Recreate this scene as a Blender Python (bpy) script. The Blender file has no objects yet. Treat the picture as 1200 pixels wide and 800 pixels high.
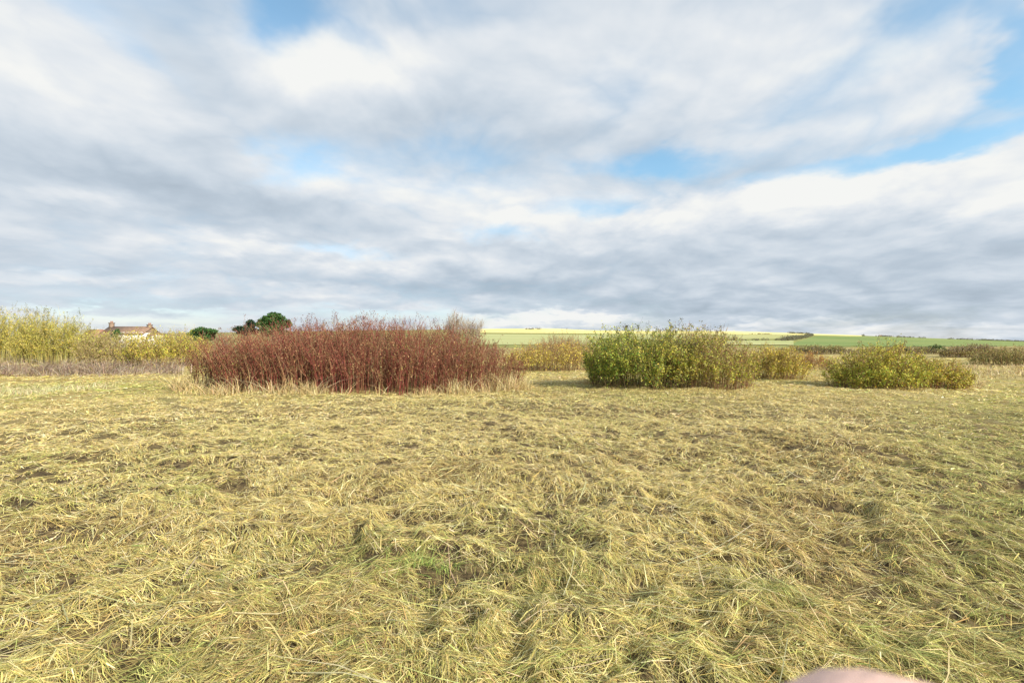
import bpy, math
import numpy as np
from mathutils import Vector

R = math.radians
sc = bpy.context.scene
col = sc.collection
rng = np.random.default_rng(7)

# ------------------------------------------------------------------ camera
F = 520.0            # focal length in photograph pixels (1200 px wide)
EYE = 1.6
cd = bpy.data.cameras.new('camera')
cam = bpy.data.objects.new('camera', cd)
col.objects.link(cam)
cam.location = (0, 0, EYE)
cam.rotation_euler = (R(90), 0, 0)
cd.sensor_width = 36
cd.lens = 36 * F / 1200
cd.clip_start = 0.003
cd.clip_end = 20000
cd.dof.use_dof = True
cd.dof.focus_distance = 9.0
cd.dof.aperture_fstop = 38.0
sc.camera = cam

# ------------------------------------------------------------------ light
SUN_EL, SUN_AZ = 28.0, 130.0     # azimuth clockwise from the view direction (+Y)
sd = bpy.data.lights.new('sun', 'SUN')
sd.energy = 5.0
sd.angle = R(1.2)
sd.color = (1.0, 0.93, 0.80)
sun = bpy.data.objects.new('sun', sd)
col.objects.link(sun)
sv = Vector((math.sin(R(SUN_AZ)) * math.cos(R(SUN_EL)), math.cos(R(SUN_AZ)) * math.cos(R(SUN_EL)), math.sin(R(SUN_EL))))
sun.rotation_euler = sv.to_track_quat('Z', 'Y').to_euler()
sun.location = sv * 50

sc.view_settings.view_transform = 'Standard'
sc.view_settings.look = 'None'
sc.view_settings.gamma = 1
sc.view_settings.use_curve_mapping = False
EXPO = 0.70
sc.view_settings.exposure = EXPO

# ------------------------------------------------------------------ world: blue sky with a broken layer of cloud
world = bpy.data.worlds.new('World')
sc.world = world
world.use_nodes = True
world.cycles.sampling_method = 'MANUAL'
world.cycles.sample_map_resolution = 256
wt = world.node_tree
wt.nodes.clear()
STR = 0.1


def nd(tree, typ, **kw):
    n = tree.nodes.new(typ)
    for k, v in kw.items():
        setattr(n, k, v)
    return n


def put(tree, sock, v):
    if isinstance(v, bpy.types.NodeSocket):
        tree.links.new(v, sock)
    else:
        sock.default_value = v


def mth(tree, op, a, b=None, c=None, clamp=False):
    n = nd(tree, 'ShaderNodeMath', operation=op, use_clamp=clamp)
    put(tree, n.inputs[0], a)
    if b is not None:
        put(tree, n.inputs[1], b)
    if c is not None:
        put(tree, n.inputs[2], c)
    return n.outputs[0]


def vmath(tree, op, a, b=None, scale=None):
    n = nd(tree, 'ShaderNodeVectorMath', operation=op)
    put(tree, n.inputs[0], a)
    if b is not None:
        put(tree, n.inputs[1], b)
    if scale is not None:
        put(tree, n.inputs['Scale'], scale)
    return n.outputs['Value'] if op in ('DOT_PRODUCT', 'LENGTH') else n.outputs[0]


def noise(tree, vec, scale, detail=4, rough=0.5, dist=0.0, out='Fac'):
    n = nd(tree, 'ShaderNodeTexNoise')
    put(tree, n.inputs['Vector'], vec)
    n.inputs['Scale'].default_value = scale
    n.inputs['Detail'].default_value = detail
    n.inputs['Roughness'].default_value = rough
    n.inputs['Distortion'].default_value = dist
    return n.outputs[out]


def maprange(tree, v, a, b, c=0.0, d=1.0, smooth=True):
    n = nd(tree, 'ShaderNodeMapRange', interpolation_type='SMOOTHSTEP' if smooth else 'LINEAR', clamp=True)
    put(tree, n.inputs[0], v)
    for i, x in enumerate((a, b, c, d)):
        n.inputs[i + 1].default_value = x
    return n.outputs[0]


def mixcol(tree, f, a, b):
    n = nd(tree, 'ShaderNodeMix', data_type='RGBA')
    put(tree, n.inputs[0], f)
    put(tree, n.inputs[6], a)
    put(tree, n.inputs[7], b)
    return n.outputs[2]


def lin(r, g, b, a=1.0):
    f = lambda c: (c / 255) / 12.92 if c / 255 <= 0.04045 else ((c / 255 + 0.055) / 1.055) ** 2.4
    return (f(r), f(g), f(b), a)


def build_sky():
    t = wt
    sky = nd(t, 'ShaderNodeTexSky', sky_type='NISHITA')
    sky.sun_disc = False
    sky.sun_elevation = R(SUN_EL)
    sky.sun_rotation = R(SUN_AZ)
    sky.air_density = 1.0
    sky.dust_density = 0.6
    sky.ozone_density = 1.0
    tc = nd(t, 'ShaderNodeTexCoord')
    sep = nd(t, 'ShaderNodeSeparateXYZ')
    put(t, sep.inputs[0], tc.outputs['Generated'])
    dx, dy, dz = sep.outputs
    az = mth(t, 'ARCTAN2', dx, dy)
    el = mth(t, 'ARCSINE', dz)
    ae = nd(t, 'ShaderNodeCombineXYZ')
    put(t, ae.inputs[0], az)
    put(t, ae.inputs[1], el)
    AE = ae.outputs[0]
    # point on the cloud layer (a slightly curved ceiling)
    den = mth(t, 'ADD', mth(t, 'MAXIMUM', dz, 0.0), 0.21)

    def layer(lift):
        c = nd(t, 'ShaderNodeCombineXYZ')
        dd = mth(t, 'ADD', den, lift)
        put(t, c.inputs[0], mth(t, 'DIVIDE', dx, dd))
        put(t, c.inputs[1], mth(t, 'DIVIDE', dy, dd))
        return c.outputs[0]
    P = layer(0.0)
    PU = layer(0.035)       # what lies a little higher up
    # warp for ragged feature outlines
    wn = vmath(t, 'SUBTRACT', noise(t, P, 1.9, 5, 0.62, out='Color'), (0.5, 0.5, 0.5))
    AEW = vmath(t, 'ADD', AE, vmath(t, 'MULTIPLY', wn, (0.34, 0.13, 0.0)))

    def feat(px, py, rx, ry, rot=0.0):
        a = math.atan((px - 600) / F)
        e = math.atan((400 - py) / math.hypot(F, px - 600))
        ca = math.cos(a)
        sx = rx / F * ca * ca
        sy = ry / F * ca
        m = nd(t, 'ShaderNodeMapping', vector_type='TEXTURE')
        put(t, m.inputs[0], AEW)
        m.inputs['Location'].default_value = (a, e, 0)
        m.inputs['Rotation'].default_value = (0, 0, R(rot))
        m.inputs['Scale'].default_value = (sx * 1.7, sy * 1.7, 1)
        g = nd(t, 'ShaderNodeTexGradient', gradient_type='SPHERICAL')
        put(t, g.inputs[0], m.outputs[0])
        s = maprange(t, g.outputs['Fac'], 0.0, 0.9)
        return s

    def total(fs):
        acc = 0.0
        for w, *a in fs:
            acc = mth(t, 'MULTIPLY_ADD', feat(*a), w, acc)
        return acc
    # gaps (+) and solid cloud (-) seen in the photograph
    gaps = total([(0.62, 330, 6, 46, 34), (0.34, 410, 50, 46, 22, -35), (0.60, 775, 188, 95, 16, -2), (0.62, 1080, 186, 190, 15, -3),
                  (0.60, 1205, 50, 50, 70), (0.42, 1085, -8, 80, 20), (0.16, 960, 100, 150, 16, 15), (0.25, 1130, 150, 90, 25, 20),
                  (0.42, 692, 250, 60, 13), (0.36, 352, 192, 55, 24), (0.24, 110, 20, 120, 20, -25), (0.40, 585, 280, 50, 10), (0.3, 400, 290, 50, 10),
                  (0.36, 470, 374, 130, 9), (0.34, 130, 372, 160, 9), (0.30, 720, 95, 60, 30), (0.2, 560, 20, 90, 30), (0.2, 560, 170, 70, 14),
                  (-0.45, 960, 236, 300, 24), (-0.3, 900, 290, 420, 60), (-0.3, 250, 260, 380, 70), (-0.25, 640, 90, 260, 55), (-0.25, 150, 120, 200, 65), (-0.35, 400, 95, 110, 42)])
    bright = total([(0.58, 390, 78, 100, 38), (0.42, 75, 85, 130, 60), (0.26, 760, 75, 300, 70), (0.66, 970, 222, 280, 24),
                    (0.55, 1190, 232, 110, 24), (0.55, 620, 262, 110, 20), (0.40, 490, 222, 150, 18), (0.75, 640, 375, 110, 7), (0.40, 910, 389, 280, 8),
                    (0.30, 1040, 40, 120, 40), (0.30, 1060, 132, 130, 30), (0.30, 440, 300, 120, 10), (0.34, 90, 322, 130, 8),
                    (0.30, 380, 345, 90, 7), (0.26, 60, 240, 120, 10), (0.28, 280, 285, 120, 9),
                    (-0.15, 110, 195, 190, 45), (-0.26, 510, 150, 170, 30, -4), (-0.20, 250, 225, 150, 22), (-0.24, 900, 328, 420, 40),
                    (-0.18, 1080, 345, 220, 40), (-0.20, 850, 366, 240, 14), (-0.20, 250, 335, 280, 24), (-0.22, 600, 346, 200, 16), (-0.14, 200, 40, 90, 40, 30), (-0.18, 700, 150, 120, 26)])
    n1 = noise(t, P, 0.75, 5, 0.56, 0.2)
    n1u = noise(t, PU, 0.75, 5, 0.56, 0.2)
    def billow(v):
        n = noise(t, v, 2.1, 5, 0.52, 0.25)
        return mth(t, 'MULTIPLY_ADD', mth(t, 'ABSOLUTE', mth(t, 'MULTIPLY_ADD', n, 2.0, -1.0)), 1.3, 0.26)
    n2 = billow(P)
    n2u = billow(PU)
    dens = mth(t, 'MULTIPLY_ADD', n1, 1.1, mth(t, "MULTIPLY_ADD", n2, 0.45, 0.0))
    dens = mth(t, 'SUBTRACT', dens, gaps)
    alpha = maprange(t, dens, 0.10, 0.92, 0.12, 1.0)
    # lit upper shoulders: less cloud higher up than here
    d1 = mth(t, 'SUBTRACT', n1, n1u)
    d2 = mth(t, 'SUBTRACT', n2, n2u)
    shade = mth(t, 'MULTIPLY_ADD', d1, 1.5, mth(t, 'MULTIPLY_ADD', d2, 0.40, 0.57))
    shade = mth(t, 'ADD', shade, mth(t, 'MULTIPLY', bright, 0.8))
    shade = mth(t, 'MULTIPLY_ADD', mth(t, 'SUBTRACT', n2, 0.45), 0.22, shade)
    ramp = nd(t, 'ShaderNodeValToRGB')
    put(t, ramp.inputs[0], shade)
    els = ramp.color_ramp.elements
    els[0].position = 0.0
    els[0].color = lin(170, 184, 198)
    els[1].position = 1.0
    els[1].color = lin(245, 246, 244)
    for p, c in ((0.3, lin(190, 203, 216)), (0.55, lin(209, 219, 229)), (0.8, lin(229, 234, 239))):
        e = els.new(p)
        e.color = c
    cloud = vmath(t, 'SCALE', ramp.outputs[0], scale=1 / STR / 2 ** EXPO)
    hz = maprange(t, dz, 0.0, 0.35)
    blue = vmath(t, 'MULTIPLY', sky.outputs[0], mixcol(t, hz, (0.72, 0.72, 0.85, 1), (1.15, 1.55, 1.5, 1)))
    out = mixcol(t, alpha, blue, cloud)
    bg = nd(t, 'ShaderNodeBackground')
    put(t, bg.inputs[0], out)
    bg.inputs[1].default_value = STR
    wo = nd(t, 'ShaderNodeOutputWorld')
    put(t, wo.inputs[0], bg.outputs[0])


build_sky()

# ------------------------------------------------------------------ helpers


def tag(o, label=None, cat=None, group=None, kind=None):
    if label:
        o['label'] = label
    if cat:
        o['category'] = cat
    if group:
        o['group'] = group
    if kind:
        o['kind'] = kind
    return o


def empty(name, loc):
    o = bpy.data.objects.new(name, None)
    o.location = loc
    o.empty_display_size = 0.2
    col.objects.link(o)
    return o


def hsh(ix, iy, seed):
    n = (ix.astype(np.int64) * 374761393 + iy.astype(np.int64) * 668265263 + seed * 974711) & 0xFFFFFFFF
    n = ((n ^ (n >> 13)) * 1274126177) & 0xFFFFFFFF
    n = (n ^ (n >> 16)) & 0xFFFFFF
    return n / float(0xFFFFFF)


def vnoise(x, y, seed=0):
    x = np.asarray(x, float)
    y = np.asarray(y, float)
    ix = np.floor(x)
    iy = np.floor(y)
    fx = x - ix
    fy = y - iy
    fx = fx * fx * (3 - 2 * fx)
    fy = fy * fy * (3 - 2 * fy)
    a = hsh(ix, iy, seed)
    b = hsh(ix + 1, iy, seed)
    c = hsh(ix, iy + 1, seed)
    d = hsh(ix + 1, iy + 1, seed)
    return (a * (1 - fx) + b * fx) * (1 - fy) + (c * (1 - fx) + d * fx) * fy


def fbm(x, y, seed=0, oct=4, gain=0.5):
    s = 0.0
    a = 1.0
    tot = 0.0
    for i in range(oct):
        s = s + a * vnoise(x * 2 ** i + 13.7 * i, y * 2 ** i - 7.1 * i, seed + i)
        tot += a
        a *= gain
    return s / tot


def px2g(px, py):
    Y = EYE * F / (py - 400)
    return (px - 600) / F * Y, Y


# places in the mown field: (x, y, radius, depth)
HOLES = []
for px, py, r, d in ((532, 664, 0.31, 0.05), (540, 660, 0.20, 0.02), (672, 585, 0.22, 0.07), (635, 632, 0.20, 0.06), (612, 622, 0.17, 0.05), (625, 548, 0.16, 0.06), (340, 655, 0.17, 0.06),
                     (105, 735, 0.09, 0.07), (190, 752, 0.11, 0.06), (885, 668, 0.15, 0.06), (1195, 570, 0.30, 0.07), (1190, 540, 0.3, 0.06),
                     (1030, 662, 0.13, 0.05), (130, 790, 0.13, 0.06), (545, 620, 0.17, 0.05), (280, 520, 0.2, 0.05), (270, 570, 0.18, 0.05), (690, 792, 0.07, 0.06),
                     (60, 620, 0.25, 0.06), (465, 600, 0.18, 0.04), (1165, 450, 0.5, 0.12), (1185, 456, 0.45, 0.12), (1140, 444, 0.5, 0.1),
                     (640, 600, 0.16, 0.05), (730, 700, 0.14, 0.05), (985, 590, 0.15, 0.05), (640, 446, 1.6, 0.10), (845, 456, 0.5, 0.08)):
    x, y = px2g(px, py)
    HOLES.append((x, y, r, d))


def ground_z(x, y):
    r = np.hypot(x, y)
    fade = np.clip(1 - (r - 40) / 40, 0, 1)
    z = (fbm(x * 0.45, y * 0.45, 3, 3) - 0.5) * 0.22
    z = z + (fbm(x * 1.3 + 4, y * 1.7, 11, 3) - 0.5) * 0.16
    q = fbm(x * 3.6, y * 4.4, 21, 3, 0.6)
    z = z + (np.abs(q - 0.5) * 2) * -0.12 + 0.03
    q2 = vnoise(x * 7.5 + 3 * q, y * 9.0, 25) * 0.6 + vnoise(x * 16, y * 19, 26) * 0.4
    z = z + (q2 - 0.5) * 0.10
    for hx, hy, hr, hd in HOLES:
        z = z - hd * np.exp(-(((x - hx) / 1.3) ** 2 + (y - hy) ** 2) / (hr * hr))
    return z * fade


def new_mesh(name, V, faces_tri=None, faces_quad=None, colors=None, mat=None, smooth=True, parent=None):
    me = bpy.data.meshes.new(name)
    V = np.asarray(V, np.float32).reshape(-1, 3)
    me.vertices.add(len(V))
    me.vertices.foreach_set('co', V.ravel())
    loops = []
    starts = []
    tot = 0
    if faces_quad is not None and len(faces_quad):
        fq = np.asarray(faces_quad, np.int32)
        loops.append(fq.ravel())
        starts.append(np.arange(len(fq)) * 4)
        tot = len(fq) * 4
    if faces_tri is not None and len(faces_tri):
        ft = np.asarray(faces_tri, np.int32)
        loops.append(ft.ravel())
        starts.append(tot + np.arange(len(ft)) * 3)
    L = np.concatenate(loops)
    S = np.concatenate(starts).astype(np.int32)
    me.loops.add(len(L))
    me.loops.foreach_set('vertex_index', L.astype(np.int32))
    me.polygons.add(len(S))
    me.polygons.foreach_set('loop_start', S)
    if smooth:
        me.polygons.foreach_set('use_smooth', np.ones(len(S), bool))
    if colors is not None:
        ca = me.attributes.new('Col', 'FLOAT_COLOR', 'POINT')
        C = np.ones((len(V), 4), np.float32)
        C[:, :3] = np.asarray(colors, np.float32).reshape(-1, 3)
        ca.data.foreach_set('color', C.ravel())
    me.update()
    me.validate()
    o = bpy.data.objects.new(name, me)
    col.objects.link(o)
    if mat:
        me.materials.append(mat)
    if parent:
        o.parent = parent
        o.matrix_parent_inverse = parent.matrix_basis.inverted()
    return o


def ribbons(P, W, S):
    """P (N,K,3) centre lines, W (N,K) half widths, S (N,K,3) side vectors -> verts, quads"""
    N, K, _ = P.shape
    a = P - S * W[..., None]
    b = P + S * W[..., None]
    V = np.stack([a, b], 2).reshape(N, K * 2, 3)
    base = (np.arange(N) * K * 2)[:, None]
    k = np.arange(K - 1)[None]
    q = np.stack([base + 2 * k, base + 2 * k + 1, base + 2 * k + 3, base + 2 * k + 2], -1)
    return V.reshape(-1, 3), q.reshape(-1, 4)


def tubes(P, Rr, sides=3):
    N, K, _ = P.shape
    T = np.gradient(P, axis=1)
    T /= np.linalg.norm(T, axis=2, keepdims=True) + 1e-9
    up = np.array([0.31, 0.87, 0.38])
    A = np.cross(T, up)
    A /= np.linalg.norm(A, axis=2, keepdims=True) + 1e-9
    B = np.cross(T, A)
    V = []
    for i in range(sides):
        an = 2 * math.pi * i / sides
        V.append(P + (A * math.cos(an) + B * math.sin(an)) * Rr[..., None])
    V = np.stack(V, 2).reshape(N, K * sides, 3)
    base = (np.arange(N) * K * sides)[:, None, None]
    k = np.arange(K - 1)[None, :, None]
    s = np.arange(sides)[None, None]
    s2 = (s + 1) % sides
    q = np.stack([base + k * sides + s, base + k * sides + s2, base + (k + 1) * sides + s2, base + (k + 1) * sides + s], -1)
    return V.reshape(-1, 3), q.reshape(-1, 4)


def leaves(C, size, rg, flat=0.0, aspect=0.55):
    """little pointed folded leaves"""
    N = len(C)
    d = rg.normal(size=(N, 3))
    d[:, 2] = d[:, 2] * (1 - flat) - 0.25
    d /= np.linalg.norm(d, axis=1, keepdims=True)
    n = rg.normal(size=(N, 3))
    n[:, 2] += 0.8
    s = np.cross(d, n)
    s /= np.linalg.norm(s, axis=1, keepdims=True) + 1e-9
    nn = np.cross(s, d)
    L = size[:, None]
    v0 = C
    v1 = C + d * L * 0.5 + s * L * aspect * 0.5 + nn * L * 0.12
    v2 = C + d * L
    v3 = C + d * L * 0.5 - s * L * aspect * 0.5 + nn * L * 0.12
    V = np.stack([v0, v1, v2, v3], 1).reshape(-1, 3)
    b = np.arange(N)[:, None] * 4
    tri = np.concatenate([b + [0, 1, 2], b + [0, 2, 3]], 0)
    return V, tri


# ------------------------------------------------------------------ materials


def attr_mat(name, rough=0.7, transl=0.0, grain=0.15, gscale=30.0, spec=0.25):
    m = bpy.data.materials.new(name)
    m.use_nodes = True
    t = m.node_tree
    t.nodes.clear()
    a = nd(t, 'ShaderNodeAttribute', attribute_name='Col')
    tc = nd(t, 'ShaderNodeTexCoord')
    n = noise(t, tc.outputs['Object'], gscale, 2, 0.6)
    k = maprange(t, n, 0.25, 0.75, 1 - grain, 1 + grain, smooth=False)
    c = vmath(t, 'SCALE', a.outputs['Color'], scale=k)
    p = nd(t, 'ShaderNodeBsdfPrincipled')
    put(t, p.inputs['Base Color'], c)
    p.inputs['Roughness'].default_value = rough
    p.inputs['Specular IOR Level'].default_value = spec
    o = nd(t, 'ShaderNodeOutputMaterial')
    if transl > 0:
        tr = nd(t, 'ShaderNodeBsdfTranslucent')
        put(t, tr.inputs['Color'], c)
        mx = nd(t, 'ShaderNodeMixShader')
        mx.inputs[0].default_value = transl
        put(t, mx.inputs[1], p.outputs[0])
        put(t, mx.inputs[2], tr.outputs[0])
        put(t, o.inputs[0], mx.outputs[0])
    else:
        put(t, o.inputs[0], p.outputs[0])
    return m


M_STRAW = attr_mat('straw', 0.55, 0.25, 0.2, 14, 0.3)
M_LEAF = attr_mat('leaf', 0.6, 0.25, 0.15, 8, 0.3)
M_STEM = attr_mat('stem', 0.6, 0.0, 0.2, 20, 0.2)
M_SOLID = attr_mat('painted', 0.75, 0.0, 0.12, 3)


def ground_material():
    m = bpy.data.materials.new('field_soil_and_thatch')
    m.use_nodes = True
    t = m.node_tree
    t.nodes.clear()
    tc = nd(t, 'ShaderNodeTexCoord')
    P = tc.outputs['Object']
    st = nd(t, 'ShaderNodeMapping')
    put(t, st.inputs[0], P)
    st.inputs['Scale'].default_value = (1.0, 4.0, 1.0)
    st.inputs['Rotation'].default_value = (0, 0, R(12))
    n1 = noise(t, st.outputs[0], 9.0, 6, 0.7, 0.4)
    n2 = noise(t, P, 0.7, 5, 0.6)
    n3 = noise(t, P, 40.0, 3, 0.7)
    a = mixcol(t, maprange(t, n1, 0.35, 0.65), (0.12, 0.085, 0.036, 1), (0.46, 0.37, 0.15, 1))
    b = mixcol(t, maprange(t, n2, 0.46, 0.70, 0, 0.7), a, (0.24, 0.24, 0.07, 1))
    c = mixcol(t, maprange(t, n3, 0.4, 0.7, 0, 0.6), b, (0.52, 0.44, 0.21, 1))
    # soil and rotting thatch under the loose hay; farther off the flattened hay itself
    rad = maprange(t, vmath(t, 'LENGTH', P), 7.0, 20.0, 0.0, 1.0)
    n4 = noise(t, P, 12.0, 4, 0.65)
    soil = mixcol(t, maprange(t, n4, 0.35, 0.65), (0.04, 0.028, 0.017, 1), (0.17, 0.125, 0.06, 1))
    c = mixcol(t, rad, soil, c)
    p = nd(t, 'ShaderNodeBsdfPrincipled')
    put(t, p.inputs['Base Color'], c)
    p.inputs['Roughness'].default_value = 0.9
    p.inputs['Specular IOR Level'].default_value = 0.1
    bp = nd(t, 'ShaderNodeBump')
    bp.inputs['Strength'].default_value = 0.6
    bp.inputs['Distance'].default_value = 0.03
    put(t, bp.inputs['Height'], n1)
    put(t, p.inputs['Normal'], bp.outputs[0])
    o = nd(t, 'ShaderNodeOutputMaterial')
    put(t, o.inputs[0], p.outputs[0])
    return m


def field_material(name, ca, cb, scale=0.02, stretch=(1, 1, 1), rows=None):
    m = bpy.data.materials.new(name)
    m.use_nodes = True
    t = m.node_tree
    t.nodes.clear()
    tc = nd(t, 'ShaderNodeTexCoord')
    mp = nd(t, 'ShaderNodeMapping')
    put(t, mp.inputs[0], tc.outputs['Object'])
    mp.inputs['Scale'].default_value = stretch
    n = noise(t, mp.outputs[0], scale, 6, 0.6)
    c = mixcol(t, maprange(t, n, 0.3, 0.7), (*ca, 1), (*cb, 1))
    p = nd(t, 'ShaderNodeBsdfPrincipled')
    put(t, p.inputs['Base Color'], c)
    p.inputs['Roughness'].default_value = 0.9
    p.inputs['Specular IOR Level'].default_value = 0.05
    o = nd(t, 'ShaderNodeOutputMaterial')
    put(t, o.inputs[0], p.outputs[0])
    return m


def plain(name, c, rough=0.7, var=0.15, scale=6.0, bump=0.0):
    m = bpy.data.materials.new(name)
    m.use_nodes = True
    t = m.node_tree
    t.nodes.clear()
    tc = nd(t, 'ShaderNodeTexCoord')
    n = noise(t, tc.outputs['Object'], scale, 5, 0.6)
    k = maprange(t, n, 0.25, 0.75, 1 - var, 1 + var, smooth=False)
    cc = vmath(t, 'SCALE', c, scale=k)
    p = nd(t, 'ShaderNodeBsdfPrincipled')
    put(t, p.inputs['Base Color'], cc)
    p.inputs['Roughness'].default_value = rough
    if bump:
        bp = nd(t, 'ShaderNodeBump')
        bp.inputs['Strength'].default_value = bump
        bp.inputs['Distance'].default_value = 0.002
        put(t, bp.inputs['Height'], n)
        put(t, p.inputs['Normal'], bp.outputs[0])
    o = nd(t, 'ShaderNodeOutputMaterial')
    put(t, o.inputs[0], p.outputs[0])
    return m


# ------------------------------------------------------------------ the setting: ground, hills, far fields
def build_ground():
    na = 340
    rad = np.concatenate([[0.05], np.exp(np.linspace(math.log(0.35), math.log(9000), 250))])
    th = np.linspace(0, 2 * math.pi, na, endpoint=False)
    rr, tt = np.meshgrid(rad, th, indexing='ij')
    x = rr * np.sin(tt)
    y = rr * np.cos(tt)
    V = np.stack([x, y, ground_z(x, y) - 0.012 * np.clip(1 - rr / 20, 0, 1)], -1).reshape(-1, 3)
    nr = len(rad)
    i = np.arange(nr - 1)[:, None]
    j = np.arange(na)[None]
    j2 = (j + 1) % na
    q = np.stack([i * na + j, (i + 1) * na + j, (i + 1) * na + j2, i * na + j2], -1).reshape(-1, 4)
    V = np.concatenate([V, [[0, 0, float(ground_z(np.array([0.0]), np.array([0.0]))[0])]]])
    c = len(V) - 1
    tri = np.stack([np.full(na, c), np.arange(na), (np.arange(na) + 1) % na], -1)
    g = new_mesh('ground', V, tri, q[:, ::-1], mat=ground_material())
    # make the normals face up
    g.data.flip_normals() if g.data.polygons[0].normal.z < 0 else None
    tag(g, 'open mown field of dry grass and bare soil', 'ground', kind='structure')


build_ground()

SKY_X = [-2500, 0, 300, 570, 650, 690, 750, 860, 940, 1000, 1100, 1200, 1400, 2200]
SKY_Y = [397, 394, 389, 385.4, 385.2, 387, 388, 388.2, 390.8, 392.8, 396.5, 400.3, 401.6, 402.2]
FOOT, RIDGE = 110.0, 950.0


def hill_z(x, y):
    px = 600 + x / np.maximum(y, 1) * F
    top = np.interp(px, SKY_X, SKY_Y)
    zr = EYE + (400 - top) / F * RIDGE
    s = np.clip((y - FOOT) / (RIDGE - FOOT), 0, 1.0)
    s = s * s * (3 - 2 * s) * 0.35 + s * 0.65
    z = -0.15 + (zr + 0.15) * s
    z = z - np.clip(y - RIDGE, 0, 1e9) * 0.012
    return z


def hill_hit(px, py):
    ys = np.linspace(FOOT, RIDGE, 800)
    x = (px - 600) / F * ys
    z = hill_z(x, ys)
    p = 400 - (z - EYE) / ys * F
    k = np.argmax(p <= py) if (p <= py).any() else len(ys) - 1
    return ys[k]


def build_hills():
    pxs = np.linspace(-2500, 2200, 471)
    ys = np.concatenate([np.linspace(FOOT - 5, RIDGE, 34), [1050, 1300, 1800]])
    X = (pxs[:, None] - 600) / F * ys[None]
    Yg = np.broadcast_to(ys[None], X.shape)
    Z = hill_z(X, Yg)
    V = np.stack([X, Yg, Z], -1).reshape(-1, 3)
    n, k = X.shape
    i = np.arange(n - 1)[:, None]
    j = np.arange(k - 1)[None]
    q = np.stack([i * k + j, (i + 1) * k + j, (i + 1) * k + j + 1, i * k + j + 1], -1).reshape(-1, 4)
    h = new_mesh('hills', V, None, q, mat=field_material('down_grass', (0.20, 0.22, 0.07), (0.28, 0.27, 0.10), 0.012, (1, 0.4, 1)))
    tag(h, 'long low downland hills behind the field', 'hills', kind='structure')


build_hills()


def far_field(name, label, top, bot, mat, lift):
    """a field on the hillside between two boundary lines given as (px, py) lists"""
    x0 = max(top[0][0], bot[0][0])
    x1 = min(top[-1][0], bot[-1][0])
    pxs = np.linspace(x0, x1, 40)
    tp = np.interp(pxs, *zip(*top))
    bt = np.interp(pxs, *zip(*bot))
    V = []
    for px, a, b in zip(pxs, tp, bt):
        ya, yb = hill_hit(px, a), hill_hit(px, b)
        for f in np.linspace(0, 1, 12):
            y = yb + (ya - yb) * f
            x = (px - 600) / F * y
            V.append((x, y, float(hill_z(np.array([x]), np.array([y]))[0]) + lift * (0.12 + 0.0006 * y)))
    k = 12
    q = [(i * k + j, (i + 1) * k + j, (i + 1) * k + j + 1, i * k + j + 1) for i in range(len(pxs) - 1) for j in range(k - 1)]
    o = new_mesh(name, V, None, q, mat=mat)
    tag(o, label, 'field', kind='structure')


M_STUB = field_material('stubble', (0.62, 0.55, 0.20), (0.72, 0.64, 0.30), 0.02, (1, 0.2, 1))
M_CROP = field_material('winter_crop', (0.15, 0.215, 0.07), (0.26, 0.29, 0.105), 0.02, (0.3, 1, 1))
M_PALE = field_material('pale_pasture', (0.34, 0.35, 0.14), (0.42, 0.40, 0.19), 0.02)
M_DIMG = field_material('rough_pasture', (0.34, 0.37, 0.16), (0.44, 0.43, 0.21), 0.02)
far_field('stubble_field', 'pale yellow stubble field along the hill crest', [(560, 385), (650, 385), (690, 387), (860, 388), (940, 390.5), (1010, 393)], [(560, 390), (700, 391), (860, 391.5), (930, 392.5), (1010, 394.2)], M_STUB, 0.5)
far_field('pasture', 'pale olive pasture strip below the stubble field', [(700, 391), (860, 391.5), (945, 393)], [(700, 398), (860, 397.5), (930, 397.5), (945, 396)], M_PALE, 0.5)
far_field('pasture', 'green pasture on the slope behind the red thicket', [(560, 391.5), (700, 392.5)], [(560, 404), (700, 404)], M_DIMG, 0.5)
far_field('pasture', 'narrow green pasture under the dark hedge line', [(850, 399.5), (930, 399.5)], [(850, 404.5), (930, 404.5)], M_DIMG, 0.9)
far_field('crop_field', 'bright green crop field sloping down the hill', [(922, 404.6), (957, 393.6), (1010, 394), (1100, 396.8), (1200, 400.2), (1300, 401)], [(922, 404.9), (957, 406), (1010, 406.3), (1100, 406.3), (1200, 406), (1300, 405)], M_CROP, 0.6)


# ------------------------------------------------------------------ shrubs
def pick(cols, n, rg, jitter=0.16):
    c = np.array([x[:3] for x in cols])[rg.integers(0, len(cols), n)]
    return np.clip(c * (1 + rg.normal(0, jitter, (n, 1))) * (1 + rg.normal(0, 0.06, (n, 3))), 0.005, 0.95)


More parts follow.
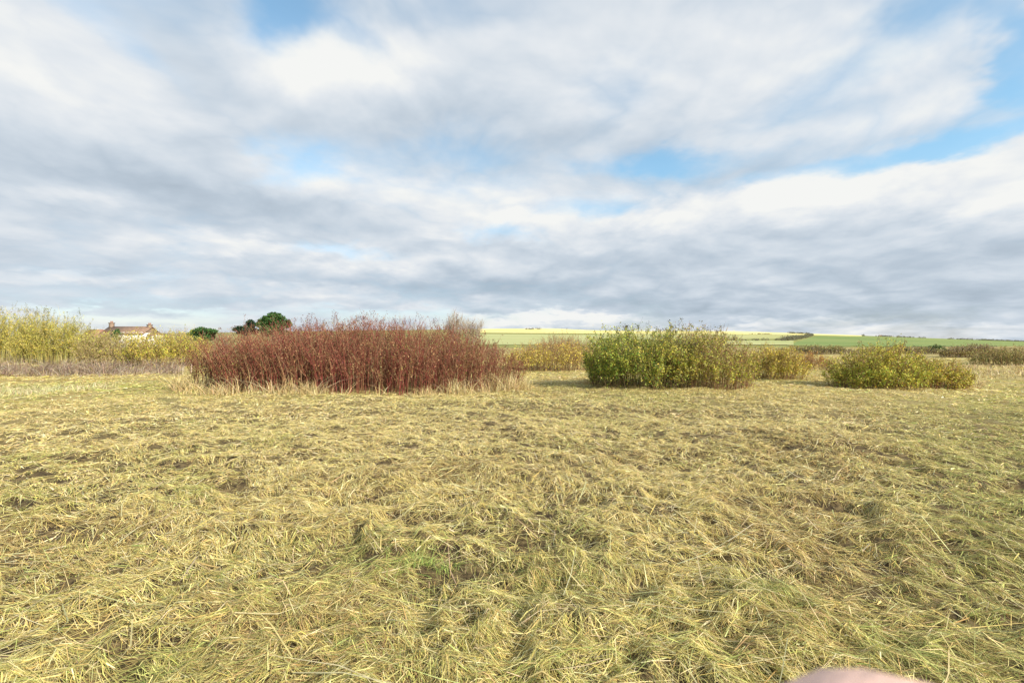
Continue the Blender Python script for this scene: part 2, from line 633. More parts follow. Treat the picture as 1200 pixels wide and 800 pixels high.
def shrub(name, label, cat, cx, cy, hw, hd, tops, n_stem, twigs, leaf_n, leaf_size, stem_cols, low_cols, high_cols, seed,
          group=None, lean=0.25, edge_drop=0.45, leaf_lo=0.12, stem_r=0.009, leaf_tex=1.0, tip_cols=None, tip_n=0, patch=None, rough=0.48,
          low_r=0.0):
    """stems + twigs + leaves. tops: [(px, py)] outline of the crown, turned into heights at the shrub's own distance"""
    rg = np.random.default_rng(seed)
    root = empty(name, (cx, cy, float(ground_z(np.array([cx]), np.array([cy]))[0])))
    tag(root, label, cat, group)
    an = rg.uniform(0, 2 * math.pi, n_stem)
    rr = np.sqrt(rg.uniform(0, 1, n_stem))
    rr = rr * (1 + 0.16 * (fbm(np.cos(an) * 2 + seed, np.sin(an) * 2, seed, 3) - 0.5) * 2)
    ux, uy = rr * np.cos(an), rr * np.sin(an)
    bx, by = cx + ux * hw * 0.92, cy + uy * hd * 0.92
    txs, tys = zip(*tops)
    px = 600 + bx / by * F
    zt = EYE + (400 - np.interp(px, txs, tys)) / F * cy
    e = np.clip(rr, 0, 1)
    H = zt * (1 - edge_drop * e ** 4) * rg.uniform(0.72, 1.03, n_stem) * (1 - rough / 2 + rough * fbm(bx * 1.3, by * 1.3, seed + 3, 3))
    H = np.maximum(H, 0.3)
    K = 4
    tt = np.linspace(0, 1, K)[None, :, None]
    lx = (ux * lean + rg.normal(0, 0.13, n_stem)) * H
    ly = (uy * lean + rg.normal(0, 0.13, n_stem)) * H
    bz = ground_z(bx, by) - 0.03
    B = np.stack([bx, by, bz], -1)[:, None]
    D = np.stack([lx, ly, H], -1)[:, None]
    P = B + D * tt + np.stack([lx, ly, -0.12 * H], -1)[:, None] * (tt ** 2 - tt) * 0.9
    P[:, 1:-1] += rg.normal(0, 0.03, (n_stem, K - 2, 3))
    Rr = stem_r * (1 - 0.75 * tt[..., 0]) * rg.uniform(0.6, 1.3, (n_stem, 1))
    V1, Q1 = tubes(P, Rr)
    C1 = np.repeat(pick(stem_cols, n_stem, rg), K * 3, 0)
    # twigs
    m = n_stem * twigs
    si = np.repeat(np.arange(n_stem), twigs)
    ft = rg.uniform(0.25, 0.97, m)
    f = ft * (K - 1)
    k0 = np.minimum(f.astype(int), K - 2)
    fr = (f - k0)[:, None]
    T0 = P[si, k0] * (1 - fr) + P[si, k0 + 1] * fr
    dirn = rg.normal(0, 1, (m, 3)) * [1, 1, 0.4]
    dirn /= np.linalg.norm(dirn, axis=1, keepdims=True)
    ln = (rg.uniform(0.12, 0.34, m) * H[si] * (1.1 - 0.5 * ft))[:, None]
    tk = np.linspace(0, 1, 2)[None, :, None]
    TP = T0[:, None] + dirn[:, None] * ln[:, None] * 0.55 * tk + np.array([0, 0, 1.0]) * ln[:, None] * 0.75 * tk ** 1.6
    TR = np.broadcast_to(stem_r * 0.5 * (1 - 0.6 * tk[..., 0]), (m, 2))
    V2, Q2 = tubes(TP, TR)
    C2 = np.repeat(pick(stem_cols, m, rg), 6, 0)
    st = new_mesh('stems', np.concatenate([V1, V2]), None, np.concatenate([Q1, Q2 + len(V1)]), np.concatenate([C1, C2]), M_STEM, parent=root)
    tag(st, kind='stuff')
    # leaves along the twigs
    if leaf_n:
        ti = rg.integers(0, m, leaf_n)
        g = rg.uniform(0.15, 1.05, leaf_n)[:, None]
        Lc = T0[ti] + dirn[ti] * ln[ti] * 0.55 * g + np.array([0, 0, 1.0]) * ln[ti] * 0.75 * g ** 1.6
        if low_r:
            # leaves low on the shrub too
            nb = int(leaf_n * low_r)
            si2 = rg.integers(0, n_stem, nb)
            f2 = rg.uniform(0.03, 0.5, nb) * (K - 1)
            kk = np.minimum(f2.astype(int), K - 2)
            q2 = (f2 - kk)[:, None]
            Lc[:nb] = P[si2, kk] * (1 - q2) + P[si2, kk + 1] * q2 + rg.normal(0, 0.10, (nb, 3)) * [1, 1, 0.5]
        Lc += rg.normal(0, 0.03, (leaf_n, 3))
        hz = Lc[:, 2] / np.maximum(EYE + (400 - np.interp(600 + Lc[:, 0] / Lc[:, 1] * F, txs, tys)) / F * cy, 0.3)
        keep = (Lc[:, 2] > 0.04) & (rg.uniform(0, 1, leaf_n) < np.clip((hz - leaf_lo) * 3 + 0.35, 0.1, 1))
        # gaps: clumpy
        keep &= rg.uniform(0, 1, leaf_n) < np.clip(0.35 + 1.6 * (fbm(Lc[:, 0] * 2.2 + seed, Lc[:, 2] * 2.2 + Lc[:, 1], seed + 9, 2) - 0.2), 0.15, 1)
        Lc, hz = Lc[keep], hz[keep]
        n = len(Lc)
        V3, T3 = leaves(Lc, rg.uniform(0.6, 1.3, n) * leaf_size, rg)
        ca = pick(low_cols, n, rg)
        cb = pick(high_cols, n, rg)
        w = np.clip((hz - 0.45) * 2.2 + (fbm(Lc[:, 0] * 0.9, Lc[:, 1] * 0.9 + Lc[:, 2], seed + 17, 3) - 0.5) * 2.2, 0, 1)
        C3 = np.where((rg.uniform(0, 1, n) < w)[:, None], cb, ca)
        C3 = C3 * (0.70 + 0.60 * fbm(Lc[:, 0] * 3.5 + Lc[:, 1], Lc[:, 2] * 3.5 - Lc[:, 1], seed + 23, 2))[:, None]
        if patch is not None:
            C3 = patch(Lc, C3, rg)
        fo = new_mesh('foliage', V3, T3, None, np.repeat(C3, 4, 0), M_LEAF, smooth=False, parent=root)
        tag(fo, kind='stuff')
    if tip_n:
        # loose sprays standing above the crown
        si3 = rg.choice(n_stem, tip_n, p=H / H.sum())
        q = P[si3, -1]
        K3 = 4
        t3 = np.linspace(0, 1, K3)[None, :, None]
        hh = rg.uniform(0.04, 0.16, tip_n) * H[si3]
        dd = np.stack([rg.normal(0, 0.22, tip_n) * hh, rg.normal(0, 0.22, tip_n) * hh, hh], -1)
        SP = q[:, None] + dd[:, None] * t3
        V4, Q4 = tubes(SP, np.broadcast_to(stem_r * 0.45 * (1 - 0.6 * t3[..., 0]), (tip_n, K3)))
        nl = tip_n * 9
        sj = rg.integers(0, tip_n, nl)
        Lc = q[sj] + dd[sj] * rg.uniform(0.35, 1.05, nl)[:, None] + rg.normal(0, 0.035, (nl, 3))
        V5, T5 = leaves(Lc, rg.uniform(0.5, 1.1, nl) * leaf_size, rg)
        o = new_mesh('shoots', np.concatenate([V4, V5]), T5 + len(V4), Q4,
                     np.concatenate([np.repeat(pick(stem_cols, tip_n, rg), K3 * 3, 0), np.repeat(pick(tip_cols or high_cols, nl, rg), 4, 0)]), M_LEAF, smooth=False, parent=root)
        tag(o, kind='stuff')
    return root


def place(px0, px1, base, depth_ratio=0.35, min_d=0.7, max_d=2.4):
    """centre and half sizes of a shrub whose front foot is seen at row base between two columns"""
    Yf = EYE * F / (base - 400)
    w = (px1 - px0) / F * Yf
    hd = min(max(w * depth_ratio * 0.5 * 2, min_d), max_d)
    Yc = Yf + hd
    return ((px0 + px1) / 2 - 600) / F * Yc, Yc, (px1 - px0) / 2 / F * Yc, hd


# colours (linear albedo)
RED_ST = [(0.20, 0.065, 0.045), (0.25, 0.085, 0.055), (0.23, 0.125, 0.065), (0.36, 0.23, 0.12), (0.23, 0.045, 0.04), (0.26, 0.10, 0.06)]
RED_LF = [(0.27, 0.12, 0.06), (0.20, 0.07, 0.045), (0.40, 0.25, 0.12), (0.15, 0.05, 0.035), (0.23, 0.06, 0.05), (0.30, 0.17, 0.08)]
RED_TP = [(0.11, 0.05, 0.05), (0.15, 0.07, 0.06), (0.22, 0.11, 0.08)]
BRN = [(0.30, 0.19, 0.09), (0.22, 0.13, 0.065), (0.38, 0.26, 0.13)]
YEL = [(0.56, 0.43, 0.06), (0.48, 0.40, 0.07), (0.42, 0.38, 0.06), (0.60, 0.48, 0.14), (0.36, 0.29, 0.06)]
YGR = [(0.34, 0.36, 0.05), (0.42, 0.41, 0.06), (0.26, 0.29, 0.04), (0.48, 0.43, 0.09)]
GRN = [(0.13, 0.24, 0.035), (0.19, 0.30, 0.045), (0.25, 0.33, 0.055), (0.09, 0.17, 0.035)]
DGR = [(0.05, 0.11, 0.03), (0.075, 0.15, 0.035), (0.05, 0.12, 0.04)]
OLV = [(0.32, 0.28, 0.08), (0.38, 0.33, 0.12), (0.24, 0.21, 0.07)]
TAN = [(0.42, 0.33, 0.17), (0.36, 0.27, 0.13), (0.48, 0.39, 0.22)]
GRY = [(0.24, 0.20, 0.15), (0.30, 0.25, 0.19), (0.19, 0.15, 0.11)]
ORG = [(0.38, 0.20, 0.05), (0.34, 0.14, 0.05), (0.30, 0.17, 0.06)]
PUR = [(0.27, 0.18, 0.13), (0.35, 0.25, 0.19), (0.17, 0.11, 0.085)]
YEL, YGR, GRN, OLV, ORG = [[tuple(1.15 * v for v in q) for q in L] for L in (YEL, YGR, GRN, OLV, ORG)]

c = place(214, 624, 463, 0.22, 0.7, 2.5)


def red_patch(L, C, rg):
    # olive and brown runs among the red
    px = 600 + L[:, 0] / L[:, 1] * F
    n = fbm(L[:, 0] * 0.8, L[:, 2] * 1.1 + L[:, 1] * 0.3, 77, 3)
    w = np.clip((n - 0.52) * 5, 0, 0.75)
    w = np.maximum(w, np.clip((330 - px) / 100, 0, 0.55))
    w = np.maximum(w, np.clip((px - 520) / 120, 0, 0.5))
    k = rg.uniform(0, 1, len(L)) < w
    alt = pick([(0.24, 0.14, 0.06), (0.30, 0.19, 0.08), (0.20, 0.13, 0.05), (0.26, 0.23, 0.06)], len(L), rg)
    return np.where(k[:, None], alt, C)


shrub('dogwood_thicket', 'wide dense dogwood thicket of dark red stems with dry grass at its foot', 'thicket', *c,
      [(200, 406), (225, 394), (250, 386), (290, 379), (340, 375.5), (400, 375), (470, 376), (515, 378), (545, 382), (575, 389), (605, 397), (640, 405)],
      2200, 7, 56000, 0.050, RED_ST, RED_LF, RED_LF, 101, lean=0.22, edge_drop=0.35, tip_cols=RED_TP, tip_n=420, patch=red_patch, low_r=0.12, stem_r=0.010, rough=0.26)
c = place(684, 826, 460, 0.38, 0.9, 1.5)


def green_patch(L, C, rg):
    px = 600 + L[:, 0] / L[:, 1] * F
    w = np.clip((px - 725) / 80, 0, 0.85)
    k = rg.uniform(0, 1, len(L)) < w
    return np.where(k[:, None], pick(YGR + OLV + GRN[2:3] + YEL[:1], len(L), rg), C)


shrub('leafy_shrub', 'tall bright green leafy shrub with dark sprays at its top', 'shrub', *c,
      [(660, 414), (690, 402), (712, 391), (745, 384), (790, 385), (830, 386)], 420, 9, 44000, 0.062, [(0.14, 0.12, 0.05), (0.20, 0.13, 0.06)],
      GRN + YGR, GRN[1:] + YGR + YGR, 102, lean=0.40, edge_drop=0.6, tip_cols=[(0.06, 0.07, 0.05), (0.10, 0.10, 0.06)], tip_n=90, patch=green_patch, low_r=0.14)
c = place(776, 884, 459, 0.45, 0.9, 1.4)
shrub('leafy_shrub', 'yellow brown shrub with reddish top beside the tall green shrub', 'shrub', *c,
      [(770, 384), (815, 384), (845, 390), (875, 398), (905, 406)], 380, 8, 26000, 0.058, [(0.30, 0.20, 0.10), (0.34, 0.24, 0.12), (0.26, 0.13, 0.07)],
      OLV + YEL[:2] + YGR + GRN[2:3], OLV + YGR + BRN[2:] + [(0.38, 0.20, 0.10)], 103, lean=0.28, tip_cols=[(0.10, 0.08, 0.06), (0.2, 0.1, 0.07)], tip_n=55, low_r=0.15)
c = place(866, 944, 446, 0.4, 0.9, 1.6)
shrub('leafy_shrub', 'low golden yellow shrub in the gap between taller shrubs', 'shrub', *c,
      [(850, 402), (900, 403), (930, 406), (960, 412)], 260, 7, 20000, 0.062, BRN, YEL + YGR[:1], YEL + BRN[:1], 104, lean=0.35, low_r=0.2)
c = place(928, 970, 434, 0.4, 0.7, 1.2)
shrub('leafy_shrub', 'small orange brown shrub fading into pale dry grass', 'shrub', *c,
      [(900, 405), (945, 409), (965, 413), (985, 418)], 160, 6, 3600, 0.065, BRN, ORG + TAN[:1], ORG + YEL[:1], 105, lean=0.3, low_r=0.1)
c = place(972, 1084, 459, 0.40, 0.9, 1.5)
shrub('leafy_shrub', 'broad rounded yellow green shrub standing alone in the hay', 'shrub', *c,
      [(950, 426), (985, 416), (1020, 409), (1050, 407), (1090, 411), (1120, 419)], 320, 8, 32000, 0.058, [(0.20, 0.14, 0.06), (0.26, 0.15, 0.07)],
      YGR + YGR + GRN[2:3] + YEL[:1], YGR + YEL[:3] + [(0.36, 0.22, 0.09)], 106, lean=0.42, edge_drop=0.5, low_r=0.3, tip_cols=BRN, tip_n=30)
c = place(1062, 1134, 457, 0.40, 0.8, 1.3)
shrub('leafy_shrub', 'low russet shrub leaning against the rounded yellow green shrub', 'shrub', *c,
      [(1040, 409), (1085, 414), (1110, 422), (1140, 435)], 220, 7, 14000, 0.058, [(0.26, 0.13, 0.06), (0.30, 0.18, 0.09)],
      OLV + YEL + YGR[:2], ORG[:1] + OLV + YGR + YEL[:2] + BRN[2:], 107, lean=0.35, low_r=0.1)
c = place(588, 700, 436, 0.35, 1.2, 2.4)
shrub('leafy_shrub', 'golden leaved shrub with brown top between red thicket and green shrub', 'shrub', *c,
      [(560, 400), (600, 400), (640, 399), (690, 399), (720, 402)], 520, 7, 14000, 0.075, RED_ST[3:4] + BRN, YEL, ORG + YEL[:3] + BRN[2:], 108, lean=0.2, low_r=0.15)
c = place(612, 705, 425, 0.35, 1.2, 2.4)
shrub('leafy_shrub', 'bare reddish brown shrub rising behind the golden leaved shrub', 'shrub', *c,
      [(600, 398), (625, 392), (665, 390), (700, 391), (720, 397)], 420, 7, 5000, 0.08, BRN + RED_ST[3:4], BRN, BRN + OLV[:1], 109, lean=0.2)
# left: willows and yellow scrub
c = place(-70, 40, 426, 0.3, 1.4, 3.0)
shrub('willow_shrub', 'tall flat topped yellow green willow shrub farthest from the cottage', 'shrub', *c,
      [(-120, 366), (0, 367), (40, 366), (60, 372)], 420, 8, 30000, 0.078, OLV, YEL + OLV + YGR[:2], YGR + OLV + YEL[:2], 110, None, lean=0.22, tip_cols=[(0.13, 0.14, 0.06), (0.18, 0.17, 0.07)], tip_n=150, stem_r=0.014, low_r=0.15)
c = place(22, 104, 427, 0.3, 1.4, 3.0)
shrub('willow_shrub', 'tall yellow green willow shrub sloping down to the cottage roofs', 'shrub', *c,
      [(0, 367), (40, 366), (80, 371), (98, 381), (120, 392)], 380, 8, 27000, 0.078, OLV, YEL + OLV + YGR[:2], YGR + OLV + YEL[:2], 111, None, lean=0.22, tip_cols=[(0.13, 0.14, 0.06), (0.18, 0.17, 0.07)], tip_n=120, stem_r=0.014, low_r=0.15)
c = place(92, 168, 430, 0.35, 1.2, 2.4)
shrub('scrub_bush', 'pale straw and green bush below the cottage roofs', 'bush', *c,
      [(80, 384), (105, 386.5), (140, 386), (175, 386.5)], 400, 7, 15000, 0.085, TAN + BRN, OLV + TAN[:1], OLV + YGR + TAN[1:2], 112, lean=0.2, low_r=0.15)
c = place(146, 246, 431, 0.35, 1.2, 2.4)
shrub('scrub_bush', 'golden yellow bush beside the pale wooden stake', 'bush', *c,
      [(130, 387.5), (160, 386), (190, 385), (215, 386), (245, 391)], 420, 7, 19000, 0.085, BRN, YEL + OLV[:1] + YGR, YGR + YEL[:2] + OLV[:2], 113, lean=0.2, low_r=0.15)
# right edge hedge
c = place(1138, 1250, 430, 0.3, 1.0, 2.0)
shrub('hedge_bush', 'dark olive bramble hedge at the end of the field', 'hedge', *c,
      [(1120, 411), (1165, 407), (1200, 404), (1260, 403)], 420, 7, 11000, 0.08, BRN, OLV + DGR[1:2] + [(0.20, 0.19, 0.06)], OLV + BRN[:1] + [(0.20, 0.19, 0.06)], 114, lean=0.2, low_r=0.2)
c = place(1098, 1182, 419, 0.2, 1.2, 2.5)
shrub('hedge_bush', 'brown leafless hedge in front of the bright green crop field', 'hedge', *c,
      [(1080, 407), (1120, 404.5), (1160, 403.5), (1200, 403)], 460, 7, 10000, 0.11, BRN + GRY, BRN[:1] + OLV, BRN[:1] + GRY + OLV, 115, lean=0.15, stem_r=0.014)
c = place(1000, 1110, 415, 0.1, 1.2, 2.5)
shrub('hedge_bush', 'grey green hedge under the crop field behind the rounded shrub', 'hedge', *c,
      [(980, 405.5), (1040, 405.5), (1120, 406)], 420, 6, 7000, 0.14, GRY + BRN, OLV + DGR[1:2] + GRY, OLV + DGR[1:2], 116, lean=0.1, stem_r=0.018, low_r=0.15)
c = place(905, 1005, 415, 0.1, 1.2, 2.5)
shrub('hedge_bush', 'grey green hedge under the crop field behind the small orange shrub', 'hedge', *c,
      [(890, 404.5), (960, 404.5), (1020, 405.5)], 420, 6, 7000, 0.14, GRY + BRN, OLV + DGR[1:2] + GRY, OLV + DGR[1:2], 117, lean=0.1, stem_r=0.018, low_r=0.15)
c = place(1086, 1110, 413.5, 0.4, 0.9, 2.0)
shrub('evergreen_bush', 'small dark green round bush standing in the brown hedge', 'bush', *c,
      [(1080, 407), (1090, 404.5), (1100, 404), (1112, 407)], 150, 7, 6000, 0.13, BRN, DGR, DGR, 118, lean=0.25, low_r=0.3, stem_r=0.016)


# ------------------------------------------------------------------ trees
def tree_limbs(base, height, rg, n_limb, spread, start=0.25, r0=0.2):
    K = 5
    t = np.linspace(0, 1, K)
    trunk = np.zeros((1, K, 3))
    trunk[0] = np.array(base) + np.stack([rg.normal(0, 0.04, K) * height * t, rg.normal(0, 0.04, K) * height * t, t * height * 0.8], -1)
    rad = (r0 * (1 - 0.8 * t))[None]
    f = rg.uniform(start, 0.98, n_limb) * (K - 1)
    k = np.minimum(f.astype(int), K - 2)
    fr = (f - k)[:, None]
    S = trunk[0][k] * (1 - fr) + trunk[0][k + 1] * fr
    an = rg.uniform(0, 2 * math.pi, n_limb)
    L = rg.uniform(0.5, 1.0, n_limb) * spread
    up = rg.uniform(0.3, 1.1, n_limb)
    E = S + np.stack([np.cos(an) * L, np.sin(an) * L, up * L], -1)
    tk = np.linspace(0, 1, K)[None, :, None]
    P = S[:, None] * (1 - tk) + E[:, None] * tk + rg.normal(0, 0.05, (n_limb, K, 3)) * spread * tk
    lr = np.broadcast_to(r0 * 0.4 * (1 - 0.8 * tk[..., 0]), (n_limb, K))
    return trunk, rad, P, lr


def evergreen(name, label, x, y, height, blobs, leaf_n, leaf_size, cols, seed, group=None):
    rg = np.random.default_rng(seed)
    root = empty(name, (x, y, 0))
    tag(root, label, 'tree', group)
    tr, rad, P, lr = tree_limbs((x, y, -0.1), height, rg, 16, height * 0.35, r0=height * 0.028)
    V1, Q1 = tubes(tr, rad, 7)
    V2, Q2 = tubes(P, lr, 4)
    new_mesh('trunk', np.concatenate([V1, V2]), None, np.concatenate([Q1, Q2 + len(V1)]), np.tile((0.10, 0.075, 0.05), (len(V1) + len(V2), 1)), M_STEM, parent=root)
    bl = np.array(blobs)    # dx, dz, rx, rz (metres)
    sub = []
    for dx, dz, rx, rz in bl:
        for _ in range(16):
            d = rg.normal(size=3)
            d /= np.linalg.norm(d)
            d *= rg.uniform(0.45, 1.0)
            sub.append((x + dx + d[0] * rx, y + d[1] * rx, dz + d[2] * rz, rg.uniform(0.22, 0.38) * (rx + rz) / 2))
    sub = np.array(sub)
    i = rg.integers(0, len(sub), leaf_n)
    d = rg.normal(size=(leaf_n, 3))
    d /= np.linalg.norm(d, axis=1, keepdims=True)
    d *= (rg.uniform(0.2, 1, leaf_n) ** 0.4)[:, None]
    Lc = sub[i, :3] + d * sub[i, 3:4] * [1.15, 1.15, 0.8]
    V, T = leaves(Lc, rg.uniform(0.6, 1.3, leaf_n) * leaf_size, rg, aspect=0.7)
    shade = np.random.default_rng(seed + 1).uniform(0.75, 1.25, len(sub))[i][:, None]
    o = new_mesh('crown', V, T, None, np.repeat(pick(cols, leaf_n, rg) * shade, 4, 0), M_LEAF, smooth=False, parent=root)
    tag(o, kind='stuff')


def at(px, py, Y):
    return (px - 600) / F * Y, Y, EYE + (400 - py) / F * Y


def ev(name, label, px, Y, blobs_px, leaf_n, ls, cols, seed, group=None):
    x, y, _ = at(px, 400, Y)
    k = Y / F
    bl = [((bx - px) * k, EYE + (400 - by) * k, rx * k, ry * k) for bx, by, rx, ry in blobs_px]
    H = max(b[1] + b[3] for b in bl)
    evergreen(name, label, x, y, H, bl, leaf_n, ls, cols, seed, group)


ev('evergreen_tree', 'rounded dark evergreen tree rising above the red thicket', 321, 90,
   [(321, 374, 13, 6.5), (330, 379, 12, 6.5), (311, 380, 12, 6.5), (322, 381, 16, 8), (322, 388, 18, 7), (321, 369, 7, 3)], 15000, 0.34, DGR + [(0.06, 0.13, 0.03)], 201)
ev('evergreen_tree', 'small ragged evergreen tree left of the rounded one', 290, 94,
   [(295, 379, 6, 4), (287, 384, 8, 4), (281, 387, 6, 4), (296, 387, 12, 5)], 6000, 0.32, [(0.03, 0.065, 0.035), (0.04, 0.08, 0.04)], 202)
ev('evergreen_tree', 'low flat topped evergreen tree beyond the golden bush', 236, 80,
   [(236, 387, 10, 3.5), (228, 390, 7, 4), (247, 389, 7, 4), (237, 395, 11, 5)], 5000, 0.28, DGR, 203)


def bare_tree(name, label, px, Y, top, halfw, seed, cols, n_limb=26, group=None, twig=16, upright=1.0, leaf=0):
    rg = np.random.default_rng(seed)
    x, y, zt = at(px, top, Y)
    k = Y / F
    sp = halfw * k
    root = empty(name, (x, y, 0))
    tag(root, label, 'tree', group)
    tr, rad, P, lr = tree_limbs((x, y, -0.1), zt * 0.8, rg, n_limb, 1.0, 0.12, zt * 0.02)
    # upright fan of limbs
    S = P[:, 0]
    n = len(S)
    an = rg.uniform(0, 2 * math.pi, n)
    ra = np.sqrt(rg.uniform(0, 1, n)) * sp
    E = np.stack([x + np.cos(an) * ra, y + np.sin(an) * ra, zt * (1 - 0.30 * (ra / sp) ** 2) * rg.uniform(0.72, 1.0, n)], -1)
    K = 6
    tk = np.linspace(0, 1, K)[None, :, None]
    P = S[:, None] * (1 - tk) + E[:, None] * tk
    P[..., :2] += ((E - S)[:, None, :2]) * (np.sqrt(tk) - tk) * 0.5
    P[:, 1:] += rg.normal(0, 0.02 * zt, (n, K - 1, 3)) * [1, 1, 0.4]
    V1, Q1 = tubes(tr, rad, 6)
    V2, Q2 = tubes(P, np.broadcast_to(zt * 0.009 * (1 - 0.75 * tk[..., 0]), (n, K)), 3)
    Vt = np.concatenate([V1, V2])
    new_mesh('trunk', Vt, None, np.concatenate([Q1, Q2 + len(V1)]), np.tile(cols[0], (len(Vt), 1)), M_STEM, parent=root)
    m = n * twig
    si = np.repeat(np.arange(n), twig)
    f = rg.uniform(0.3, 1.0, m) * (K - 1.001)
    kk = f.astype(int)
    fr = (f - kk)[:, None]
    S2 = P[si, kk] * (1 - fr) + P[si, kk + 1] * fr
    d = rg.normal(0, 1, (m, 3))
    d[:, 2] = np.abs(d[:, 2]) * upright + 0.4
    d /= np.linalg.norm(d, axis=1, keepdims=True)
    ln = rg.uniform(0.06, 0.17, m)[:, None] * zt
    t3 = np.linspace(0, 1, 3)[None, :, None]
    TP = S2[:, None] + d[:, None] * ln[:, None] * t3 + np.array([0, 0, .3]) * ln[:, None] * t3 ** 2
    V3, Q3 = tubes(TP, np.broadcast_to(0.013 * (1 - 0.6 * t3[..., 0]), (m, 3)), 3)
    o = new_mesh('crown', V3, None, Q3, np.repeat(pick(cols, m, rg), 9, 0), M_STEM, parent=root)
    tag(o, kind='stuff')


TWG = [(0.38, 0.31, 0.24), (0.46, 0.38, 0.29), (0.32, 0.25, 0.19)]
bare_tree('bare_tree', 'leafless pale twiggy tree with upright limbs behind the red thicket', 532, 70, 364, 13, 301, TWG, 34, twig=26, upright=1.6)
bare_tree('bare_tree', 'lower spreading leafless tree beside the upright twiggy one', 554, 72, 370, 17, 302, TWG, 34, twig=24, upright=1.0)
for i, (px, top, hw, lb) in enumerate(((190, 386, 16, 'faint brown leafless tree just right of the cottage'), (212, 383, 16, 'rosy brown leafless tree left of the low evergreen'),
                                       (262, 388, 18, 'leafless tree in the gap between two evergreen trees'), (352, 384, 16, 'leafless brown treetop right of the rounded evergreen'),
                                       (96, 388, 14, 'leafless tree left of the cottage chimney'))):
    bare_tree('bare_tree', lb, px, 104 + i * 2, top, hw, 310 + i, [(0.30, 0.20, 0.15), (0.34, 0.26, 0.18), (0.26, 0.22, 0.12)], 26, 'distant leafless trees', twig=22, upright=1.0)


# far hedgerows on the hillside: each one a line of shrub clumps
def far_hedge(label, pts, h, seed, cols, dens=3.0, gap=0.3):
    rg = np.random.default_rng(seed)
    W = []
    for px, py in pts:
        y = hill_hit(px, py)
        W.append(((px - 600) / F * y, y))
    W = np.array(W)
    seg = np.linalg.norm(np.diff(W, axis=0), axis=1)
    cum = np.concatenate([[0], np.cumsum(seg)])
    n = int(cum[-1] / 2.0) + 2
    s = np.sort(rg.uniform(0, cum[-1], n))
    s = s[vnoise(s / 14, s * 0, seed) > gap]
    x = np.interp(s, cum, W[:, 0]) + rg.normal(0, 0.8, len(s))
    y = np.interp(s, cum, W[:, 1]) + rg.normal(0, 0.8, len(s))
    z = hill_z(x, y)
    h = h * y.mean() / F           # crown height given as seen size, at the hedge's own distance
    hh = h * rg.uniform(0.4, 1.15, len(s))
    per = 46
    i = np.repeat(np.arange(len(s)), per)
    d = rg.normal(0, 1, (len(i), 3))
    d /= np.linalg.norm(d, axis=1, keepdims=True)
    L = np.stack([x, y, z + hh * 0.5], -1)[i] + d * np.stack([hh * 0.7, hh * 0.7, hh * 0.55], -1)[i]
    root = empty('hedgerow', (x.mean(), y.mean(), float(hill_z(np.array([x.mean()]), np.array([y.mean()]))[0])))
    tag(root, label, 'hedge')
    V, T = leaves(L, rg.uniform(0.5, 1.2, len(L)) * h * 0.30, rg, aspect=0.8)
    o = new_mesh('foliage', V, T, None, np.repeat(pick(cols, len(L), rg), 4, 0), M_LEAF, smooth=False, parent=root)
    tag(o, kind='stuff')
    K = 2
    P = np.stack([np.stack([x, y, z - 0.6], -1), np.stack([x, y, z + hh * 0.6], -1)], 1)
    V, Q = tubes(P, np.full((len(s), K), 0.12), 4)
    o = new_mesh('trunks', V, None, Q, np.tile((0.12, 0.09, 0.06), (len(V), 1)), M_STEM, parent=root)
    tag(o, kind='stuff')


HDG = [(0.18, 0.18, 0.10), (0.22, 0.19, 0.12), (0.15, 0.16, 0.10)]
far_hedge('dark hedge line below the pale olive pasture', [(840, 398.5), (880, 399.2), (905, 398.6), (935, 398.2)], 2.6, 401, HDG, gap=0.15)
far_hedge('belt of dark trees slanting up to the hill crest', [(918, 399.8), (932, 397.5), (945, 395), (952, 392.5)], 2.9, 402, HDG, gap=0.2)
far_hedge('thin broken hedge between stubble field and olive pasture', [(850, 391.6), (900, 391.8), (930, 392.6)], 1.3, 403, HDG, gap=0.45)
far_hedge('dark scrub along the crest above the green crop field', [(1010, 393.4), (1050, 394.8), (1085, 396.3)], 1.6, 404, HDG, gap=0.3)
far_hedge('long dark wood on the crest where the hill falls away', [(1110, 397.3), (1150, 398.8), (1200, 400.5), (1260, 401)], 1.8, 405, HDG, gap=0.1)
far_hedge('tiny dark clump on the crest above the red thicket', [(606, 386), (632, 386)], 2.2, 406, HDG, gap=0.25)
far_hedge('dark hedge along the foot of the green crop field', [(915, 405.2), (980, 406), (1060, 406.2), (1110, 406.2)], 1.5, 407, HDG, gap=0.1)
far_hedge('small dark trees on the crest of the stubble field', [(925, 390.9), (948, 391.5)], 2.4, 408, HDG, gap=0.3)


# ------------------------------------------------------------------ the cottage
M_TILE = plain('clay_tiles', (0.20, 0.125, 0.085), 0.8, 0.35, 1.5)
M_RTILE = plain('red_clay_tiles', (0.25, 0.125, 0.085), 0.8, 0.3, 1.5)
M_RENDER = plain('white_render', (0.78, 0.76, 0.70), 0.8, 0.08, 0.8)
M_BRICK = plain('chimney_brick', (0.22, 0.155, 0.11), 0.85, 0.3, 4)
M_PANE = plain('window_glass', (0.04, 0.05, 0.06), 0.15, 0.1)
M_SHED = plain('shed_boards', (0.46, 0.50, 0.42), 0.8, 0.12, 1.0)
M_FRAME = plain('white_paint', (0.8, 0.8, 0.78), 0.5, 0.04)


